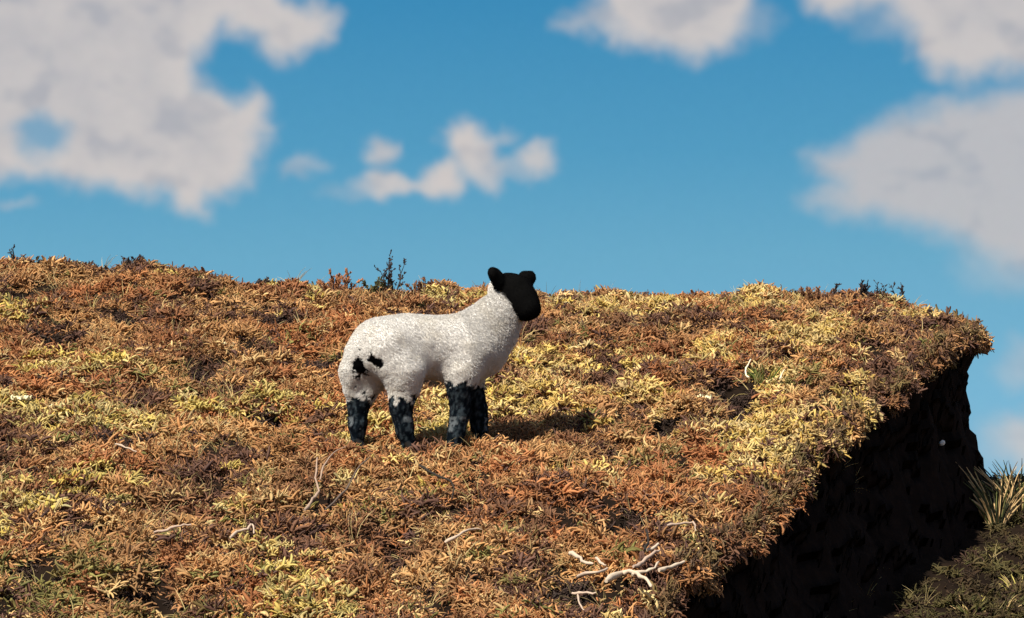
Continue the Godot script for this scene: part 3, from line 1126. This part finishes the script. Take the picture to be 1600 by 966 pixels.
func build_skyline_plants() -> void:
	var bark := Color(0.035, 0.03, 0.03)
	var dark := Color(0.05, 0.04, 0.04)
	var brown := Color(0.20, 0.10, 0.055)
	var rust := Color(0.34, 0.15, 0.07)
	var olive := Color(0.10, 0.095, 0.04)
	shrub("dark_seedling", at(613, 447), 0.19, 0.075, 5, 12.0, bark, dark, 1, "tall dark spindly seedling standing above the skyline behind the lamb's back", "seedling")
	shrub("heather_bush", at(524, 452), 0.128, 0.10, 14, 16.0, bark, rust, 2, "rounded rusty heather bush breaking the skyline above the lamb's rump", "bush")
	shrub("heather_bush", at(588, 447), 0.085, 0.06, 9, 14.0, bark, olive, 3, "low olive heather bush just left of the dark seedling", "bush")
	shrub("heather_bush", at(662, 451), 0.085, 0.10, 11, 14.0, bark, brown, 4, "low brown heather hump on the skyline between seedling and lamb's neck", "bush")
	shrub("heather_bush", at(68, 420), 0.068, 0.08, 12, 14.0, bark, dark, 5, "dark tufty heather bush on the skyline near the left edge", "bush")
	shrub("heather_bush", at(212, 424), 0.066, 0.09, 9, 9.0, bark, dark, 6, "wispy dark heather bush on the skyline under the big left cloud", "bush")
	shrub("heather_sprig", at(20, 420), 0.086, 0.02, 2, 3.6, bark, dark, 7, "thin curved dark sprig at the far left of the skyline", "sprig")
	shrub("heather_sprig", at(155, 422), 0.056, 0.03, 3, 5.4, bark, dark, 8, "short dark sprig on the skyline between the two left heather bushes", "sprig")
	shrub("heather_bush", at(408, 450), 0.060, 0.05, 8, 12.0, bark, dark, 9, "small dark heather tuft alone on the skyline left of the rusty bush", "bush")
	shrub("heather_sprig", at(1030, 470), 0.07, 0.03, 3, 7.2, bark, dark, 10, "tiny dark sprig on the skyline above the pale yellow moss", "sprig")
	shrub("heather_sprig", at(1310, 470), 0.085, 0.015, 2, 3.6, bark, dark, 11, "upright thin dark sprig, leftmost of the row on the right skyline", "sprig")
	shrub("heather_bush", at(1356, 474), 0.095, 0.03, 4, 10.8, bark, dark, 12, "dark round-headed heather sprig on the right skyline, second of the row", "bush")
	shrub("heather_sprig", at(1376, 477), 0.085, 0.012, 2, 3.6, bark, dark, 13, "slim dark sprig on the right skyline, third of the row", "sprig")
	shrub("heather_sprig", at(1410, 482), 0.105, 0.022, 3, 5.4, bark, dark, 14, "forked dark sprig at the right end of the skyline row", "sprig")
	shrub("heather_bush", at(1454, 497), 0.085, 0.05, 6, 12.6, bark, dark, 15, "dark heather tuft where the skyline turns down to the cliff", "bush")
	shrub("heather_bush", at(1270, 466), 0.08, 0.08, 8, 12.6, bark, brown, 16, "low brown heather hump on the skyline right of the yellow moss", "bush")

# ------------------------------------------------------------------ sticks
func stick(label: String, category: String, col: Color, rad: float, main: Array, twigs: Array, lift: float, called: String) -> void:
	var pts: Array = []
	for p in main:
		pts.append(on_top(p[0], p[1], lift))
	var origin: Vector3 = pts[0]
	var root := thing(called, origin)
	tag(root, label, category)
	var build := func(q: Array, r0: float, part: String) -> void:
		var path: Array = []
		for i in q.size() - 1:
			for s in 3:
				var a: Vector3 = q[maxi(i - 1, 0)]
				var b: Vector3 = q[i]
				var c: Vector3 = q[i + 1]
				var e: Vector3 = q[mini(i + 2, q.size() - 1)]
				path.append(b.cubic_interpolate(c, a, e, s / 3.0) - origin + Vector3(rng.randf_range(-1, 1), rng.randf_range(-1, 1), rng.randf_range(-1, 1)) * r0 * 0.45)
		path.append((q[-1] as Vector3) - origin)
		var rr: Array = []
		for i in path.size():
			rr.append(r0 * lerpf(1.0, 0.45, float(i) / path.size()) * (0.7 if i == 0 else 1.0) * rng.randf_range(0.7, 1.2))
		var t := Tubes.new()
		t.tube(path, rr, 6, col)
		mesh_node(part, mesh_of(t), tinted(0.8), root)
	build.call(pts, rad * 1.15, "stem")
	for w in twigs:
		var q: Array = []
		for p in w:
			q.append(on_top(p[0], p[1], lift))
		build.call(q, rad * 0.7, "side_twig")

func on_top(px: float, py: float, lift: float) -> Vector3:
	var p := on_bank(px, py, lift)
	return Vector3(p.x, bank_height(p.x, p.y) + lift, -p.y)

func build_sticks() -> void:
	var bleached := Color(0.52, 0.42, 0.32)
	var grey := Color(0.42, 0.31, 0.24)
	var dark := Color(0.03, 0.024, 0.02)
	stick("bleached arching branch lying beside the shaded bottom of the bank", "branch", bleached, 0.0075, [[945, 908], [968, 897], [988, 896], [1006, 906], [1016, 918]], [[[988, 897], [1008, 893], [1022, 890], [1028, 880]]], 0.105, "bleached_branch")
	stick("pale straight stick right of the arching branch, pointing up right", "stick", bleached, 0.0055, [[1030, 892], [1048, 888], [1068, 880]], [], 0.095, "dry_stick")
	stick("pinkish stick left of the arching branch, sloping up to the right", "stick", bleached.lerp(grey, 0.4), 0.0055, [[903, 903], [925, 897], [948, 890]], [], 0.095, "dry_stick")
	stick("pale crooked stick leftmost among the sticks by the arching branch", "stick", bleached.lerp(grey, 0.3), 0.006, [[890, 870], [903, 872], [912, 878], [926, 882]], [[[930, 874], [938, 880], [946, 884]]], 0.095, "dry_stick")
	stick("grey bent stick above the arching branch, rising to the right", "stick", grey, 0.005, [[990, 886], [1004, 880], [1018, 866], [1030, 863]], [], 0.095, "dry_stick")
	stick("short pale stick highest in the heap by the arching branch", "stick", bleached, 0.005, [[1010, 860], [1020, 856], [1028, 850]], [], 0.095, "dry_stick")
	stick("upright dark twig behind the heap of pale sticks", "twig", dark, 0.004, [[1006, 862], [1012, 845], [1008, 828]], [], 0.105, "dark_twig")
	stick("pale pinkish stick below and left of the arching branch", "stick", grey.lerp(bleached, 0.4), 0.0045, [[895, 930], [910, 929], [930, 930]], [[[902, 930], [905, 945], [912, 954]]], 0.095, "dry_stick")
	stick("grey stick with hooked tip above the shaded corner", "stick", grey, 0.004, [[1042, 822], [1062, 822], [1082, 820], [1086, 830]], [], 0.10, "dry_stick")
	stick("pale forked twig in the heather below the lamb's hind feet", "twig", Color(0.34, 0.24, 0.18), 0.0042, [[478, 797], [490, 784], [498, 768], [494, 750], [496, 716]], [[[500, 752], [506, 730], [520, 710], [540, 699]]], 0.105, "forked_twig")
	stick("thin dark twig slanting right of the pale forked twig", "twig", dark.lerp(grey, 0.25), 0.0032, [[510, 797], [528, 780], [545, 762], [556, 740], [578, 716]], [], 0.105, "dark_twig")
	stick("dark elbow-bent twig below the lamb's front feet", "twig", dark, 0.0036, [[655, 727], [680, 742], [704, 752], [709, 764], [706, 780]], [], 0.105, "bent_twig")
	stick("thin pale stick in the open heather below the yellow moss streak", "stick", grey, 0.004, [[243, 834], [262, 828], [282, 824], [300, 820]], [], 0.095, "dry_stick")
	stick("thin pale hooked twig left of centre on the lower slope", "twig", bleached.lerp(grey, 0.5), 0.0036, [[362, 842], [372, 832], [388, 828], [396, 822], [398, 834]], [], 0.10, "hooked_twig")
	stick("pale twisted stick low on the slope below the lamb", "stick", grey.lerp(bleached, 0.4), 0.0042, [[696, 848], [716, 838], [738, 828], [752, 830]], [], 0.095, "dry_stick")
	stick("short curved pale twig above the yellow moss at the left", "twig", grey.lerp(bleached, 0.3), 0.0034, [[180, 694], [196, 700], [214, 706]], [], 0.095, "curved_twig")
	stick("white curved stalk at the left side of the green tuft", "stalk", Color(0.75, 0.66, 0.48), 0.0036, [[1170, 592], [1166, 584], [1168, 572], [1174, 563]], [], 0.105, "dead_stalk")
	stick("white straight stalk at the right side of the green tuft", "stalk", Color(0.72, 0.62, 0.44), 0.0032, [[1219, 594], [1222, 585], [1226, 578]], [], 0.105, "dead_stalk")

# ------------------------------------------------------------------ tufts and stones
func tuft(called: String, where: Vector3, blades: int, lo: float, hi: float, lean: float, wide: float, palette: Array, seed_: int, label: String) -> void:
	var r := RandomNumberGenerator.new()
	r.seed = seed_
	var root := thing(called, where)
	tag(root, label, "grass tuft")
	var mat := tinted(0.8, 0.15)
	for i in blades:
		var a := r.randf() * TAU
		var p := Vector3(cos(a), 0, sin(a)) * sqrt(r.randf()) * 0.03 - Vector3(0, 0.01, 0)
		var out := Vector3(cos(a), 0, sin(a))
		var dir := (Vector3.UP + out * lean * r.randf_range(0.2, 1.0)).normalized()
		var length := r.randf_range(lo, hi)
		var path := [p]
		for s in 5:
			p += dir * length / 5.0
			dir = (dir + out * r.randf_range(0.0, 0.22) - Vector3(0, r.randf_range(0.0, 0.14), 0) + Vector3(r.randf_range(-1, 1), 0, r.randf_range(-1, 1)) * 0.10).normalized()
			path.append(p)
		var w := wide * r.randf_range(0.7, 1.3)
		var c: Color = palette[r.randi() % palette.size()]
		var g := r.randf_range(0.75, 1.2)
		var t := Tubes.new()
		t.tube(path, [w * 0.8, w, w, w * 0.85, w * 0.6, w * 0.2], 4, Color(c.r * g, c.g * g, c.b * g), 0.35)
		mesh_node("blade", mesh_of(t), mat, root)

func on_gully(x: float, d: float) -> Vector3:
	return Vector3(x, ground(x, d), -d)

func build_tufts() -> void:
	var straw := Color(0.58, 0.40, 0.20)
	var green := Color(0.12, 0.13, 0.045)
	var dark := Color(0.035, 0.04, 0.022)
	var lime := Color(0.50, 0.42, 0.12)
	tuft("rush_tuft", at(1556, 826), 90, 0.14, 0.30, 0.5, 0.0040, [straw, green, dark, dark, straw], 21, "tall dark rush tuft with straw coloured blades at foot of the cliff")
	tuft("rush_tuft", at(1592, 812), 80, 0.14, 0.28, 0.55, 0.0040, [straw, straw, green, dark], 22, "straw coloured rush tuft cut by the right edge of the picture")
	tuft("grass_tuft", at(1560, 958), 40, 0.05, 0.10, 0.9, 0.003, [lime, straw, green], 23, "low yellow green grass tuft in the bottom right corner")
	tuft("grass_tuft", at(1515, 962), 34, 0.04, 0.09, 0.9, 0.003, [lime, green, straw], 24, "small yellowish grass tuft at the bottom edge left of the corner tuft")
	tuft("grass_tuft", at(1590, 935), 44, 0.05, 0.11, 0.9, 0.003, [lime, lime, straw], 27, "bright yellow green grass tuft at the right edge above the corner")
	tuft("grass_tuft", at(1195, 596), 40, 0.04, 0.08, 0.8, 0.003, [green, Color(0.16, 0.2, 0.05), lime], 25, "small green grass tuft between two white stalks on the right slope")
	tuft("grass_tuft", at(1110, 650), 24, 0.04, 0.07, 0.9, 0.0026, [straw, lime], 26, "yellow grass tuft beside the dark hollow on the right slope")
	for q in [[350, 532, 0.03, "small cream lichen clump alone on the brown left slope"], [34, 612, 0.032, "cream lichen clump in the yellow moss near the left edge"], [70, 628, 0.034, "cream lichen clump lying right of the one nearest the left edge"], [1100, 612, 0.022, "cream lichen clump beside the dark plum heather on the right slope"]]:
		var o3 := mesh_node("lichen_clump", clump(30, q[2], 0.010, 0.022, 0.0046, 3.2, int(q[0]), 0.9), tinted(0.9), self)
		o3.position = at(q[0], q[1], 0.05) + Vector3(0, 0.028, 0)
		var mm := tinted(0.9)
		mm.albedo_color = Color(0.9, 0.85, 0.68)
		o3.material_override = mm
		tag(o3, q[3], "lichen")
	# a white stone in the peat face
	var p := Vector3(0, 0, 0)
	var t := tan(deg_to_rad(TILT) + atan((483.0 - 693.0) / FOCAL))
	var d := 8.6
	while d < 10.6:
		var x := (1472.0 - 800.0) / FOCAL * d
		if lip(x, d) < 0.06:
			p = Vector3(x, EYE.y + t * d, -d)
			break
		d += 0.005
	var v := PackedVector3Array()
	var n := PackedVector3Array()
	var ix := PackedInt32Array()
	surface_net([[Vector3(-0.004, 0, 0), Vector3(0.003, 0.002, 0), 0.006, 0.005], [Vector3(0, 0, 0), Vector3(0.001, 0.006, 0.002), 0.005, 0.004]], 0.002, 200.0, 0.003, v, n, ix)
	var m := StandardMaterial3D.new()
	m.albedo_color = Color(0.86, 0.85, 0.82)
	m.roughness = 0.6
	var o := mesh_node("quartz_stone", arrays_mesh(v, n, PackedColorArray(), ix), m, self)
	o.position = p
	tag(o, "tiny white stone stuck in the dark peat face", "stone")
